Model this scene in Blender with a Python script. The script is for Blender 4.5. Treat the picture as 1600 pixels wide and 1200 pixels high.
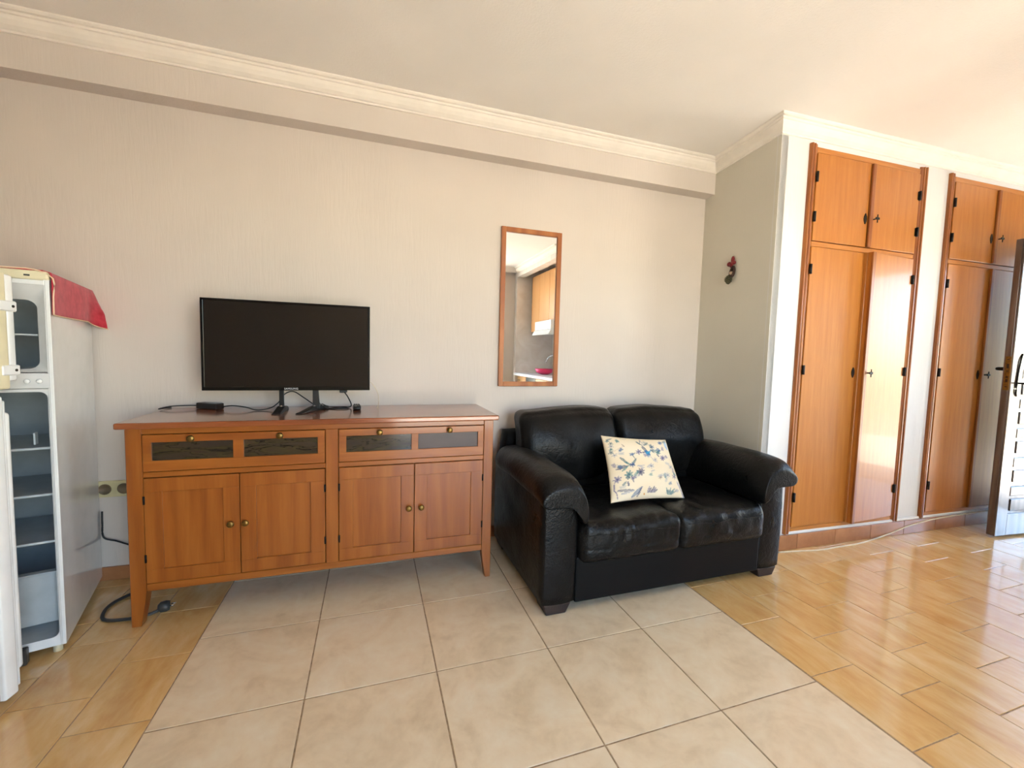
import bpy, bmesh, math, random
from mathutils import Vector, Matrix, noise
random.seed(7)
for o in list(bpy.data.objects): bpy.data.objects.remove(o)
SC = bpy.context.scene
COL = SC.collection

# ------------------------------------------------------------------ camera, sky, sun, exposure
cd = bpy.data.cameras.new('camera'); cam = bpy.data.objects.new('camera', cd); COL.objects.link(cam)
cd.sensor_width = 36.0; cd.lens = 662.0/1600*36; cd.clip_start = 0.02; cd.clip_end = 500
_r = ((0.94909474, -0.31395306, 0.02554704), (0.00243557, -0.07378725, -0.99727103), (0.31498134, 0.94656691, -0.06926644))
_m = Matrix((_r[0], tuple(-v for v in _r[1]), tuple(-v for v in _r[2]))).transposed()   # columns: right, up, back
cam.matrix_world = Matrix.Translation((0.66459, -2.60279, 1.19147)) @ _m.to_4x4()
SC.camera = cam

W = bpy.data.worlds.new('world'); SC.world = W; W.use_nodes = True
wn = W.node_tree.nodes; wl = W.node_tree.links
sky = wn.new('ShaderNodeTexSky'); sky.sky_type = 'NISHITA'; sky.sun_disc = False
sky.sun_elevation = math.radians(52); sky.sun_rotation = math.radians(-41); sky.air_density = 1.0; sky.dust_density = 0.4
wl.new(sky.outputs['Color'], wn['Background'].inputs['Color']); wn['Background'].inputs['Strength'].default_value = 0.42
sd = bpy.data.lights.new('sun', 'SUN'); sun = bpy.data.objects.new('sun', sd); COL.objects.link(sun)
sd.energy = 13.0; sd.angle = 0.01; sd.color = (1.0, 0.96, 0.90)
sun.rotation_euler = Vector((0.30, -0.34, -1.0)).to_track_quat('-Z', 'Y').to_euler()   # high sun from behind the long wall: lights the terraces, not the room
SC.view_settings.view_transform = 'Standard'; SC.view_settings.look = 'None'
SC.view_settings.gamma = 1.0; SC.view_settings.use_curve_mapping = False
SC.view_settings.exposure = 2.5

def portal(name, loc, dirv, sx, sy):       # light portal in an opening: guides the sky's own light, emits nothing
    l = bpy.data.lights.new(name, 'AREA'); l.shape = 'RECTANGLE'; l.size = sx; l.size_y = sy
    l.cycles.is_portal = True
    o = bpy.data.objects.new(name, l); COL.objects.link(o); o.location = loc
    o.rotation_euler = Vector(dirv).to_track_quat('-Z', 'Z').to_euler() if abs(dirv[2]) < .9 else (0, 0, 0)
    return o

# ------------------------------------------------------------------ materials
def lin(c):
    return tuple(((v/255)/12.92 if v/255 <= .04045 else ((v/255+.055)/1.055)**2.4) for v in c)+(1.0,)
def new_mat(name, rough=.5, spec=.5, metal=0, coat=0, coat_rough=.05):
    m = bpy.data.materials.new(name); m.use_nodes = True
    b = m.node_tree.nodes['Principled BSDF']
    b.inputs['Roughness'].default_value = rough; b.inputs['Specular IOR Level'].default_value = spec
    b.inputs['Metallic'].default_value = metal; b.inputs['Coat Weight'].default_value = coat; b.inputs['Coat Roughness'].default_value = coat_rough
    return m, m.node_tree.nodes, m.node_tree.links, b
def noise_n(n, l, scale, detail=4, vec=None, dist=0, rough=.55):
    t = n.new('ShaderNodeTexNoise'); t.inputs['Scale'].default_value = scale; t.inputs['Detail'].default_value = detail
    t.inputs['Distortion'].default_value = dist; t.inputs['Roughness'].default_value = rough
    if vec: l.new(vec, t.inputs['Vector'])
    return t
def mapped(n, l, scale=(1, 1, 1), rand=False, src='Object'):
    tc = n.new('ShaderNodeTexCoord'); mp = n.new('ShaderNodeMapping'); mp.inputs['Scale'].default_value = scale
    l.new(tc.outputs[src], mp.inputs['Vector'])
    if rand:
        oi = n.new('ShaderNodeObjectInfo'); mu = n.new('ShaderNodeMath'); mu.operation = 'MULTIPLY'; mu.inputs[1].default_value = 37.0
        l.new(oi.outputs['Random'], mu.inputs[0]); cb = n.new('ShaderNodeCombineXYZ')
        for k in range(3): l.new(mu.outputs[0], cb.inputs[k])
        l.new(cb.outputs[0], mp.inputs['Location'])
    return mp.outputs[0]
def ramp(n, l, fac, stops):
    r = n.new('ShaderNodeValToRGB'); e = r.color_ramp.elements
    while len(e) < len(stops): e.new(.5)
    for i, (p, c) in enumerate(stops): e[i].position = p; e[i].color = lin(c)
    l.new(fac, r.inputs['Fac']); return r.outputs['Color']
def bump(n, l, b, h, strength, dist=.002):
    bp = n.new('ShaderNodeBump'); bp.inputs['Strength'].default_value = strength; bp.inputs['Distance'].default_value = dist
    l.new(h, bp.inputs['Height']); l.new(bp.outputs[0], b.inputs['Normal'])
def plain(name, c, rough=.5, spec=.5, metal=0, coat=0, var=0.06, vscale=12, coat_rough=.05):
    m, n, l, b = new_mat(name, rough, spec, metal, coat, coat_rough)
    t = noise_n(n, l, vscale, 3, mapped(n, l))
    c0 = tuple(max(0, v*(1-var)) for v in c); c1 = tuple(min(255, v*(1+var)) for v in c)
    l.new(ramp(n, l, t.outputs['Fac'], [(.3, c0), (.7, c1)]), b.inputs['Base Color']); return m
def plaster(name, c, strokes=(60, 60, 6), bs=.25, patch=.02):
    m, n, l, b = new_mat(name, .75, .25)
    big = noise_n(n, l, 1.2, 3, mapped(n, l))
    c0 = tuple(v*(1-patch) for v in c); c1 = tuple(min(255, v*(1+patch)) for v in c)
    l.new(ramp(n, l, big.outputs['Fac'], [(.3, c0), (.7, c1)]), b.inputs['Base Color'])
    fine = noise_n(n, l, 1.0, 5, mapped(n, l, strokes), .6)
    bump(n, l, b, fine.outputs['Fac'], bs, .004); return m
def wood(name, dark, mid, light, axis='Z', rough=.35, coat=.3, fine=1.0, coat_rough=.08, rings=.5, mixring=.45):
    m, n, l, b = new_mat(name, rough, .4, 0, coat, coat_rough)
    sc = {'X': (.8, 11, 11), 'Y': (11, .8, 11), 'Z': (11, 11, .8)}[axis]
    v = mapped(n, l, sc, True)
    g1 = noise_n(n, l, 1.4*fine, 5, v, rings); g2 = noise_n(n, l, 9*fine, 3, v, .2)
    wv = n.new('ShaderNodeTexWave'); wv.wave_type = 'BANDS'; wv.bands_direction = 'DIAGONAL'; wv.inputs['Scale'].default_value = .55*fine
    wv.inputs['Distortion'].default_value = 7; wv.inputs['Detail'].default_value = 2; l.new(v, wv.inputs['Vector'])
    mx = n.new('ShaderNodeMix'); mx.data_type = 'FLOAT'; mx.inputs['Factor'].default_value = mixring
    l.new(g1.outputs['Fac'], mx.inputs[2]); l.new(wv.outputs['Fac'], mx.inputs[3])
    m2 = n.new('ShaderNodeMix'); m2.data_type = 'FLOAT'; m2.inputs['Factor'].default_value = .25
    l.new(mx.outputs[0], m2.inputs[2]); l.new(g2.outputs['Fac'], m2.inputs[3])
    l.new(ramp(n, l, m2.outputs[0], [(.22, dark), (.48, mid), (.75, light)]), b.inputs['Base Color'])
    bump(n, l, b, g2.outputs['Fac'], .05, .001); return m
def tile_mat(name, cols, scale, rough, coat, stretch=(1, 1, 1), bs=.03):
    m, n, l, b = new_mat(name, rough, .5, 0, coat, .1)
    v = mapped(n, l, stretch, True)
    t = noise_n(n, l, scale, 6, v, .8, .6); t2 = noise_n(n, l, scale*5, 4, v, .3)
    mx = n.new('ShaderNodeMix'); mx.data_type = 'FLOAT'; mx.inputs['Factor'].default_value = .25
    l.new(t.outputs['Fac'], mx.inputs[2]); l.new(t2.outputs['Fac'], mx.inputs[3])
    l.new(ramp(n, l, mx.outputs[0], cols), b.inputs['Base Color'])
    bump(n, l, b, t2.outputs['Fac'], bs, .001); return m
def leather(name):
    m, n, l, b = new_mat(name, .45, .2, 0, .0, .25)
    v = mapped(n, l)
    t = noise_n(n, l, 5, 4, v, 1.0)
    l.new(ramp(n, l, t.outputs['Fac'], [(.3, (9, 9, 9)), (.7, (20, 19, 18))]), b.inputs['Base Color'])
    l.new(ramp(n, l, t.outputs['Fac'], [(.3, (142, 142, 142)), (.75, (176, 176, 176))]), b.inputs['Roughness'])
    vo = n.new('ShaderNodeTexVoronoi'); vo.inputs['Scale'].default_value = 170; l.new(v, vo.inputs['Vector'])
    w = noise_n(n, l, 22, 4, v, 1.5)
    ad = n.new('ShaderNodeMath'); ad.operation = 'MULTIPLY_ADD'; ad.inputs[1].default_value = .25
    l.new(vo.outputs['Distance'], ad.inputs[0]); l.new(w.outputs['Fac'], ad.inputs[2])
    bump(n, l, b, ad.outputs[0], .5, .006); return m
M = {}
M['wall'] = plaster('wall_plaster', (213, 202, 192), (70, 70, 7), .30)
M['alcove'] = plaster('alcove_plaster', (216, 210, 196), (60, 60, 8), .2)
M['white'] = plaster('white_plaster', (224, 222, 219), (70, 70, 8), .25)
M['ceiling'] = plaster('ceiling_stipple', (240, 234, 226), (90, 90, 90), .35)
M['cornice'] = plain('cornice_plaster', (240, 232, 220), .6, .3, var=.015)
M['sb_v'] = wood('pine_vertical', (128, 64, 20), (151, 83, 28), (167, 98, 38), 'Z', mixring=.24, rings=1.5)
M['sb_x'] = wood('pine_horizontal', (130, 66, 21), (153, 85, 29), (169, 100, 39), 'X', mixring=.24, rings=1.5)
M['sb_top'] = wood('pine_top', (122, 62, 32), (142, 76, 42), (156, 90, 52), 'X', .22, .7, coat_rough=.12)
M['wd_v'] = wood('oak_veneer', (166, 100, 40), (180, 113, 47), (192, 126, 57), 'Z', .35, .16, 2.2, .05, mixring=.1)
M['wd_x'] = wood('oak_veneer_rail', (168, 102, 42), (184, 116, 50), (196, 130, 60), 'X', .35, .2, 2.2, .07, mixring=.25)
M['moulding'] = wood('stained_moulding', (132, 70, 30), (150, 86, 38), (168, 104, 50), 'Z', .35, .3, 1.6)
M['frame_wood'] = wood('mirror_frame_wood', (150, 84, 42), (166, 98, 50), (182, 114, 62), 'Z', .4, .3)
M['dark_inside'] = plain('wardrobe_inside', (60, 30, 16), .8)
M['beige_tile'] = tile_mat('beige_stone_tile', [(.28, (212, 187, 150)), (.5, (233, 212, 178)), (.72, (242, 228, 200))], 5, .32, .25)
M['yellow_tile'] = tile_mat('ochre_ceramic_tile', [(.3, (208, 156, 90)), (.5, (224, 182, 118)), (.7, (235, 204, 152))], 3.2, .22, .9, (2.2, .8, 1), .05)
M['grout'] = plain('grout', (164, 140, 110), .9, .2, var=.15, vscale=40)
M['skirting'] = tile_mat('skirting_tile', [(.3, (150, 96, 60)), (.5, (170, 114, 74)), (.7, (184, 130, 88))], 4, .35, .3)
M['leather'] = leather('black_leather')
M['leather_flat'] = plain('black_leatherette', (10, 10, 11), .55, .15, var=.15, vscale=6)
M['black_wood'] = plain('dark_stained_wood', (34, 20, 20), .4, .5)
M['enamel'] = plain('white_enamel', (236, 237, 236), .22, .5, coat=.6, var=.015)
M['cream'] = plain('yellowed_plastic', (226, 216, 182), .4, .5, var=.04)
M['liner'] = plain('fridge_liner', (214, 214, 212), .35, .5, var=.03)
M['liner_grey'] = plain('fridge_inside', (176, 184, 188), .4, .4, var=.04)
M['shelf'] = plain('fridge_shelf', (204, 210, 212), .3, .5)
M['rust'] = plain('rust', (150, 96, 56), .8, .2, var=.3, vscale=60)
M['black_plastic'] = plain('black_plastic', (16, 16, 18), .35, .5)
M['bezel'] = plain('glossy_black_bezel', (10, 10, 11), .12, .5)
M['screen'] = plain('tv_screen', (8, 8, 9), .05, .6, var=.05, coat=.7)
M['grey_mark'] = plain('grey_print', (225, 225, 225), .4)
M['brass'] = plain('aged_brass', (128, 100, 52), .35, .5, metal=.9, var=.15, vscale=80)
M['iron'] = plain('black_iron', (26, 22, 20), .5, .5, metal=.5, var=.2)
M['dark_glass'] = None
M['recess'] = plain('socket_recess', (118, 100, 76), .6)
M['socket'] = plain('cream_socket', (206, 194, 150), .4, .5)
M['hole'] = plain('socket_hole', (40, 34, 26), .8)
M['cable'] = plain('black_cable', (22, 22, 24), .5)
M['grey_cable'] = plain('grey_cable', (58, 57, 55), .5)
M['white_cable'] = plain('white_cable', (220, 204, 176), .5)
M['blue_plastic'] = plain('blue_label', (52, 78, 108), .3)
M['red_cloth'] = None
M['steel'] = plain('steel', (190, 190, 190), .25, .5, metal=1)
M['pink'] = plain('pink_plastic', (232, 60, 110), .4)
M['lam'] = wood('kitchen_laminate', (204, 150, 94), (212, 158, 102), (218, 166, 110), 'Z', .4, .2, 1.5, mixring=.1)
M['counter'] = plain('white_worktop', (220, 218, 212), .35)
M['door_wood'] = wood('grey_brown_door_wood', (78, 66, 62), (98, 86, 82), (120, 108, 104), 'Z', .28, .8, 1.5, .15)  # greyish-brown base under a strong gloss coat
M['terrace'] = plain('terrace_floor', (226, 214, 194), .8)
M['hill'] = plain('dry_hills', (170, 160, 130), .9)
M['curtain_white'] = plain('painted_metal', (220, 220, 220), .5)
def cloth_mat():
    m, n, l, b = new_mat('red_cotton', .9, .1); v = mapped(n, l)
    t = noise_n(n, l, 30, 4, v)
    l.new(ramp(n, l, t.outputs['Fac'], [(.3, (176, 38, 54)), (.7, (206, 62, 78))]), b.inputs['Base Color'])
    b.inputs['Sheen Weight'].default_value = .2
    return m
M['red_cloth'] = cloth_mat()
M['cloth_trim'] = plain('cream_stitching', (232, 200, 170), .9, .1)
def glass_mat():
    m, n, l, b = new_mat('dark_glass_reflections', .12, .6)
    v = mapped(n, l, (1, 1, 6), True); t = noise_n(n, l, 4.5, 3, v, 1.2)
    l.new(ramp(n, l, t.outputs['Fac'], [(.35, (58, 46, 38)), (.47, (66, 58, 36)), (.505, (38, 30, 24)), (.54, (62, 52, 40)), (.75, (56, 47, 42))]), b.inputs['Base Color'])  # wavy bands painted in to stand for reflections in the dark glass
    return m
M['dark_glass'] = glass_mat()
M['plum_panel'] = plain('plum_panel', (66, 50, 48), .35, .4)
def mirror_mat():
    m, n, l, b = new_mat('mirror_silver', .0, .5, 1.0); b.inputs['Base Color'].default_value = (.86, .88, .87, 1); return m
M['mirror'] = mirror_mat()
def kitchen_tile():
    m, n, l, b = new_mat('marbled_wall_tile', .3, .5, 0, .3); t = noise_n(n, l, 4, 6, mapped(n, l), 1.2)
    l.new(ramp(n, l, t.outputs['Fac'], [(.3, (222, 214, 206)), (.7, (238, 234, 230))]), b.inputs['Base Color']); return m
M['ktile'] = kitchen_tile()

# ------------------------------------------------------------------ mesh helpers
def link(name, me, mat, parent=None, smooth=False):
    o = bpy.data.objects.new(name, me); COL.objects.link(o)
    if mat is not None and not me.materials: me.materials.append(mat)
    if parent is not None: o.parent = parent
    if smooth:
        me.polygons.foreach_set('use_smooth', [True]*len(me.polygons))
    return o
def fin(name, bm, mat, parent=None, smooth=False):
    bmesh.ops.recalc_face_normals(bm, faces=bm.faces)
    me = bpy.data.meshes.new(name); bm.to_mesh(me); bm.free(); return link(name, me, mat, parent, smooth)
def add_box(bm, a, b, bev=0, seg=1):
    r = bmesh.ops.create_cube(bm, size=1.0); vs = r['verts']
    a = Vector(a); b = Vector(b); c = (a+b)/2; s = b-a
    for v in vs: v.co = Vector((v.co.x*s.x+c.x, v.co.y*s.y+c.y, v.co.z*s.z+c.z))
    if bev:
        es = list({e for v in vs for e in v.link_edges})
        bmesh.ops.bevel(bm, geom=es, offset=bev, segments=seg, affect='EDGES', profile=.5)
    return vs
def box(name, a, b, mat, parent=None, bev=0, seg=1):
    bm = bmesh.new(); add_box(bm, a, b, bev, seg); return fin(name, bm, mat, parent)
def boxes(name, lst, mat, parent=None, bev=0):
    bm = bmesh.new()
    for a, b in lst: add_box(bm, a, b, bev)
    return fin(name, bm, mat, parent)
def add_prism(bm, pts, axis, lo, hi):        # pts in the two other axes, extruded along axis
    def mk(p, h):
        if axis == 'x': return (h, p[0], p[1])
        if axis == 'y': return (p[0], h, p[1])
        return (p[0], p[1], h)
    A = [bm.verts.new(mk(p, lo)) for p in pts]; B = [bm.verts.new(mk(p, hi)) for p in pts]
    bm.faces.new(A); bm.faces.new(B[::-1]); k = len(pts)
    for i in range(k): bm.faces.new((A[i], B[i], B[(i+1) % k], A[(i+1) % k]))
def prism(name, pts, axis, lo, hi, mat, parent=None, bev=0, seg=2):
    bm = bmesh.new(); add_prism(bm, pts, axis, lo, hi)
    if bev: bmesh.ops.bevel(bm, geom=list(bm.edges), offset=bev, segments=seg, affect='EDGES')
    return fin(name, bm, mat, parent)
def add_cyl(bm, p, d, r, h, seg=16, r2=None):
    d = Vector(d).normalized(); q = Vector((0, 0, 1)).rotation_difference(d).to_matrix().to_4x4()
    bmesh.ops.create_cone(bm, cap_ends=True, segments=seg, radius1=r, radius2=r if r2 is None else r2, depth=h,
                          matrix=Matrix.Translation(Vector(p)+d*h/2) @ q)
def cyl(name, p, d, r, h, mat, parent=None, seg=16, r2=None, smooth=True):
    bm = bmesh.new(); add_cyl(bm, p, d, r, h, seg, r2); o = fin(name, bm, mat, parent)
    for f in o.data.polygons: f.use_smooth = len(f.vertices) == 4 and smooth
    return o
def lathe(name, prof, origin, d, mat, parent=None, seg=16):
    bm = bmesh.new(); d = Vector(d).normalized(); q = Vector((0, 0, 1)).rotation_difference(d)
    rings = []
    for r, h in prof:
        rings.append([bm.verts.new(Vector(origin)+q @ Vector((r*math.cos(2*math.pi*k/seg), r*math.sin(2*math.pi*k/seg), h))) for k in range(seg)])
    for a, b in zip(rings, rings[1:]):
        for k in range(seg): bm.faces.new((a[k], a[(k+1) % seg], b[(k+1) % seg], b[k]))
    bm.faces.new(rings[0][::-1]); bm.faces.new(rings[-1])
    return fin(name, bm, mat, parent, True)
def catmull(pts, n=8):
    P = [Vector(p) for p in pts]; P = [P[0]*2-P[1]]+P+[P[-1]*2-P[-2]]; out = []
    for i in range(1, len(P)-2):
        for k in range(n):
            t = k/n; a, b, c, d = P[i-1:i+3]
            out.append(.5*((2*b)+(c-a)*t+(2*a-5*b+4*c-d)*t*t+(3*b-a-3*c+d)*t**3))
    out.append(P[-2]); return out
def tube(name, pts, r, mat, parent=None, seg=8, n=8):
    pts = catmull(pts, n) if n > 1 else [Vector(p) for p in pts]
    bm = bmesh.new(); rings = []; up = Vector((0, 0, 1))
    for i, p in enumerate(pts):
        t = (pts[min(i+1, len(pts)-1)]-pts[max(i-1, 0)]).normalized()
        a = t.cross(up); a = a.normalized() if a.length > 1e-3 else Vector((1, 0, 0)); b = t.cross(a)
        rings.append([bm.verts.new(p+a*r*math.cos(2*math.pi*k/seg)+b*r*math.sin(2*math.pi*k/seg)) for k in range(seg)])
    for a, b in zip(rings, rings[1:]):
        for k in range(seg): bm.faces.new((a[k], a[(k+1) % seg], b[(k+1) % seg], b[k]))
    bm.faces.new(rings[0][::-1]); bm.faces.new(rings[-1]); return fin(name, bm, mat, parent, True)
def loft(name, sections, mat, parent=None, smooth=True, cap=True, subsurf=0):
    bm = bmesh.new(); R = [[bm.verts.new(p) for p in s] for s in sections]; k = len(R[0])
    for a, b in zip(R, R[1:]):
        for i in range(k): bm.faces.new((a[i], a[(i+1) % k], b[(i+1) % k], b[i]))
    if cap: bm.faces.new(R[0][::-1]); bm.faces.new(R[-1])
    o = fin(name, bm, mat, parent, smooth)
    if subsurf:
        md = o.modifiers.new('sub', 'SUBSURF'); md.levels = subsurf; md.render_levels = subsurf
    return o
def empty(name, loc, rz=0, label=None, cat=None, group=None, kind=None):
    o = bpy.data.objects.new(name, None); COL.objects.link(o); o.location = loc; o.rotation_euler = (0, 0, rz); o.empty_display_size = .1
    return tag(o, label, cat, group, kind)
def tag(o, label=None, cat=None, group=None, kind=None):
    if label: o['label'] = label
    if cat: o['category'] = cat
    if group: o['group'] = group
    if kind: o['kind'] = kind
    return o
def struct(o, label=None):
    o['kind'] = 'structure'
    if label: o['label'] = label
    return o
def smooth_by_angle(o, deg=35):
    me = o.data; me.polygons.foreach_set('use_smooth', [True]*len(me.polygons))
    bm = bmesh.new(); bm.from_mesh(me)
    for e in bm.edges:
        e.smooth = not (len(e.link_faces) == 2 and e.calc_face_angle(0) > math.radians(deg))
    bm.to_mesh(me); bm.free(); return o
def copy_tree(o, parent=None):
    c = o.copy(); COL.objects.link(c); c.parent = parent
    for ch in list(o.children): copy_tree(ch, c)
    return c
def soft(name, size, mat, parent, n=14, e=.28, puff=(0, 0, 0), fn=None, loc=(0, 0, 0), r=None):
    """rounded, puffed block (half sizes) with an optional vertex function"""
    bm = bmesh.new(); bmesh.ops.create_cube(bm, size=2.0)
    bmesh.ops.subdivide_edges(bm, edges=list(bm.edges), cuts=n, use_grid_fill=True)
    for v in bm.verts:
        p = v.co; q = [max(-1, min(1, c)) for c in p]
        o = []
        for i in range(3):
            a, b = q[(i+1) % 3], q[(i+2) % 3]
            o.append(q[i]*(1-e*.5*(a*a)*abs(q[i])**4)*(1-e*.5*(b*b)*abs(q[i])**4)*(1+puff[i]*(1-a*a)*(1-b*b)))
        p2 = Vector((o[0]*size[0], o[1]*size[1], o[2]*size[2]))
        if r:
            p2 = Vector([q[i]*size[i] for i in range(3)]); c = Vector([max(r-size[i], min(size[i]-r, p2[i])) for i in range(3)]); d = p2-c
            if d.length > 1e-6: p2 = c+d.normalized()*r
            p2 = Vector([p2[i]*(1+puff[i]*(1-q[(i+1) % 3]**2)*(1-q[(i+2) % 3]**2)) for i in range(3)])
        if fn: p2 = fn(p2, q)
        v.co = p2+Vector(loc)
    return fin(name, bm, mat, parent, True)

# ------------------------------------------------------------------ room shell
CEIL = 2.58
TH = math.atan(-.035); O = Vector((2.92, -.665, 0)); SV = Vector((math.cos(TH), math.sin(TH), 0)); NV = Vector((-SV.y, SV.x, 0))
def wl_pt(s, d, z=0): return O+SV*s+NV*d+Vector((0, 0, z))      # on the wardrobe wall: s along, d into the wall
XE = 5.66; REAR = -4.1; XL = -2.0; YC = -2.25
struct(box('wall_back', (XL-.1, 0, -.02), (3.25, .2, CEIL+.1), M['wall']), 'long cream plastered wall behind television and sofa')
for (x, z) in ((.036, 1.943), (.456, 2.006)):
    bm = bmesh.new(); bmesh.ops.create_circle(bm, cap_ends=True, segments=9, radius=.014)
    for v in bm.verts: v.co = Vector((x+v.co.x*(1+.4*noise.noise(v.co*200)), -.0006, z+v.co.y*.8))
    fin('filler_patch', bm, M['wall'], bpy.data.objects['wall_back'])
struct(box('wall_beam', (XL, -.10, 2.365), (3.0, .0, CEIL), M['wall']), 'boxed beam running under the ceiling along the long wall')
struct(prism('wall_alcove', [(2.995, 0.01), (2.92, -.665), (wl_pt(.05, .0).x, wl_pt(.05, 0).y), (3.12, .01)], 'z', -.02, CEIL, M['alcove']), 'short cream side wall beside the sofa')
ww = []
for s0, s1, z0, z1 in ((.002, .225, -.02, CEIL), (1.215, 1.455, -.02, CEIL), (2.43, 2.78, -.02, CEIL), (.225, 1.215, 2.475, CEIL), (1.455, 2.43, 2.475, CEIL), (.225, 1.215, -.02, .115), (1.455, 2.43, -.02, .115)):
    ww.append(((s0, .0, z0), (s1, .6 if s0 > .1 else .03, z1)))
o = struct(boxes('wall_right', ww, M['white']), 'white wall with two built-in wardrobes'); o.location = O; o.rotation_euler = (0, 0, TH)
o = tag(box('plaster_ledge', (.235, -.012, .098), (2.43, .0, .118), M['white'], o, .004), 'rough white plaster line above the skirting')
struct(box('wall_left', (XL-.1, REAR, -.02), (XL, 0, CEIL), M['wall']), 'cream side wall left of the fridge')
# rear wall; the wide window is added out of view for frontal daylight
wx0, wx1, wz0, wz1 = .92, 2.58, .02, 2.3
struct(boxes('wall_rear', [((XL, REAR-.2, -.02), (wx0, REAR, CEIL)), ((wx1, REAR-.2, -.02), (3.7, REAR, CEIL)), ((wx0, REAR-.2, -.02), (wx1, REAR, wz0)), ((wx0, REAR-.2, wz1), (wx1, REAR, CEIL))], M['wall']), 'cream rear wall facing the long wall')
# end wall with the entrance
dy0, dy1, dz1 = -.93, -1.78, 2.09
struct(boxes('wall_end', [((XE, dy0, -.02), (XE+.15, -.4, CEIL)), ((XE, YC, -.02), (XE+.15, dy1, CEIL)), ((XE, dy1, dz1), (XE+.15, dy0, CEIL))], M['white']), 'white end wall with the entrance doorway')
# passage wall; its unseen window is added to light the wardrobe side
px0, px1, pz0, pz1 = 3.4, 4.4, .95, 2.1
struct(boxes('wall_passage', [((2.9, YC-.12, -.02), (px0, YC, CEIL)), ((px1, YC-.12, -.02), (XE+.15, YC, CEIL)), ((px0, YC-.12, -.02), (px1, YC, pz0)), ((px0, YC-.12, pz1), (px1, YC, CEIL))], M['white']), 'white passage wall with an added window opposite the wardrobes')
struct(boxes('wall_kitchen', [((3.55, REAR, -.02), (3.7, YC-.12, CEIL)), ((2.9, REAR, -.02), (3.55, -4.0, CEIL)), ((2.9, -4.0, 2.44), (3.02, YC-.12, CEIL))], M['ktile']), 'pale tiled walls of the kitchen niche')
struct(box('ceiling', (XL-.1, REAR-.2, CEIL), (XE+.15, .2, CEIL+.1), M['ceiling']), 'white stippled ceiling')
# frames for the two added windows
def win(name, cx0, cx1, z0, z1, y):
    w = struct(empty(name, ((cx0+cx1)/2, y, z0)), 'white framed window added out of view for daylight')
    hw = (cx1-cx0)/2; h = z1-z0
    boxes('added_window_frame', [((-hw, -.03, 0), (hw, .03, .05)), ((-hw, -.03, h-.05), (hw, .03, h)), ((-hw, -.03, .05), (-hw+.05, .03, h-.05)), ((hw-.05, -.03, .05), (hw, .03, h-.05)), ((-.03, -.03, .05), (.03, .03, h-.05))], M['curtain_white'], w)
win('added_window_1', wx0, wx1, wz0, wz1, REAR-.1); win('added_window_2', px0, px1, pz0, pz1, YC-.06)
# outside; terrace carried round behind the rear wall to bounce sun indoors
struct(boxes('terrace_floor', [((XE+.15, -9, -.2), (9.2, 4, -.03)), ((-4, -9, -.2), (XE+.15, REAR-.2, -.03)), ((3.7, REAR-.2, -.2), (XE+.15, YC-.12, -.03))], M['terrace']), 'sunlit terrace outside the doorway, extended behind to bounce light')
struct(box('ground', (-60, -90, -3.4), (140, 60, -3.2), M['hill']), 'dry ground outside')
portal('portal_door', (XE+.14, (dy0+dy1)/2, 1.03), (-1, 0, 0), abs(dy1-dy0), 2.1)
portal('portal_passage', ((px0+px1)/2, YC-.11, (pz0+pz1)/2), (0, 1, 0), px1-px0, pz1-pz0)
portal('portal_rear', ((wx0+wx1)/2, REAR-.19, (wz0+wz1)/2), (0, 1, 0), wx1-wx0, wz1-wz0)

# ------------------------------------------------------------------ cornice (mitred sweep)
PROF = [(0, -.074), (.010, -.074), (.013, -.066), (.020, -.064), (.034, -.054), (.046, -.038), (.052, -.024), (.060, -.022), (.062, -.013), (.074, -.012), (.082, -.006), (.084, 0), (0, 0)]
def sweep(name, path, mat, label, prof=PROF, z=CEIL):
    P = [Vector((p[0], p[1])) for p in path]; secs = []
    for i, p in enumerate(P):
        n = []
        if i > 0: d = (p-P[i-1]).normalized(); n.append(Vector((d.y, -d.x)))
        if i < len(P)-1: d = (P[i+1]-p).normalized(); n.append(Vector((d.y, -d.x)))
        if len(n) == 2:
            b = (n[0]+n[1]).normalized(); b = b/b.dot(n[0])
        else: b = n[0]
        secs.append([(p.x+b.x*d, p.y+b.y*d, z+h) for d, h in prof])
    o = loft(name, secs, mat, None, False); return struct(o, label)
e = wl_pt(2.74, 0)
sweep('trim_1', [(XL, -.10), (2.984, -.10), (2.92, -.665), (e.x, e.y)], M['cornice'], 'moulded plaster cornice under the ceiling')
sweep('trim_2', [(2.9, YC-.12), (2.9, -4.0), (XL, -4.0-.1)], M['cornice'], 'moulded plaster cornice along the kitchen side')

# ------------------------------------------------------------------ floor
fl = struct(box('floor', (XL, REAR, -.05), (XE+.15, .0, -.0022), M['grout']), 'tiled floor, beige stone field between ochre ceramic strips')
_tc = {}
def tile_mesh(w, h, mat):
    k = (round(w, 4), round(h, 4), mat.name)
    if k not in _tc:
        bm = bmesh.new(); i = .0012; lo = [bm.verts.new((x, y, -.008)) for x, y in ((0, 0), (w, 0), (w, h), (0, h))]
        mid = [bm.verts.new((x, y, -.0012)) for x, y in ((0, 0), (w, 0), (w, h), (0, h))]
        hi = [bm.verts.new((x, y, 0)) for x, y in ((i, i), (w-i, i), (w-i, h-i), (i, h-i))]
        bm.faces.new(hi)
        for A, B in ((lo, mid), (mid, hi)):
            for q in range(4): bm.faces.new((A[q], A[(q+1) % 4], B[(q+1) % 4], B[q]))
        bmesh.ops.recalc_face_normals(bm, faces=bm.faces); me = bpy.data.meshes.new('tile'); bm.to_mesh(me); bm.free(); me.materials.append(mat); _tc[k] = me
    return _tc[k]
far = {}
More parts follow.
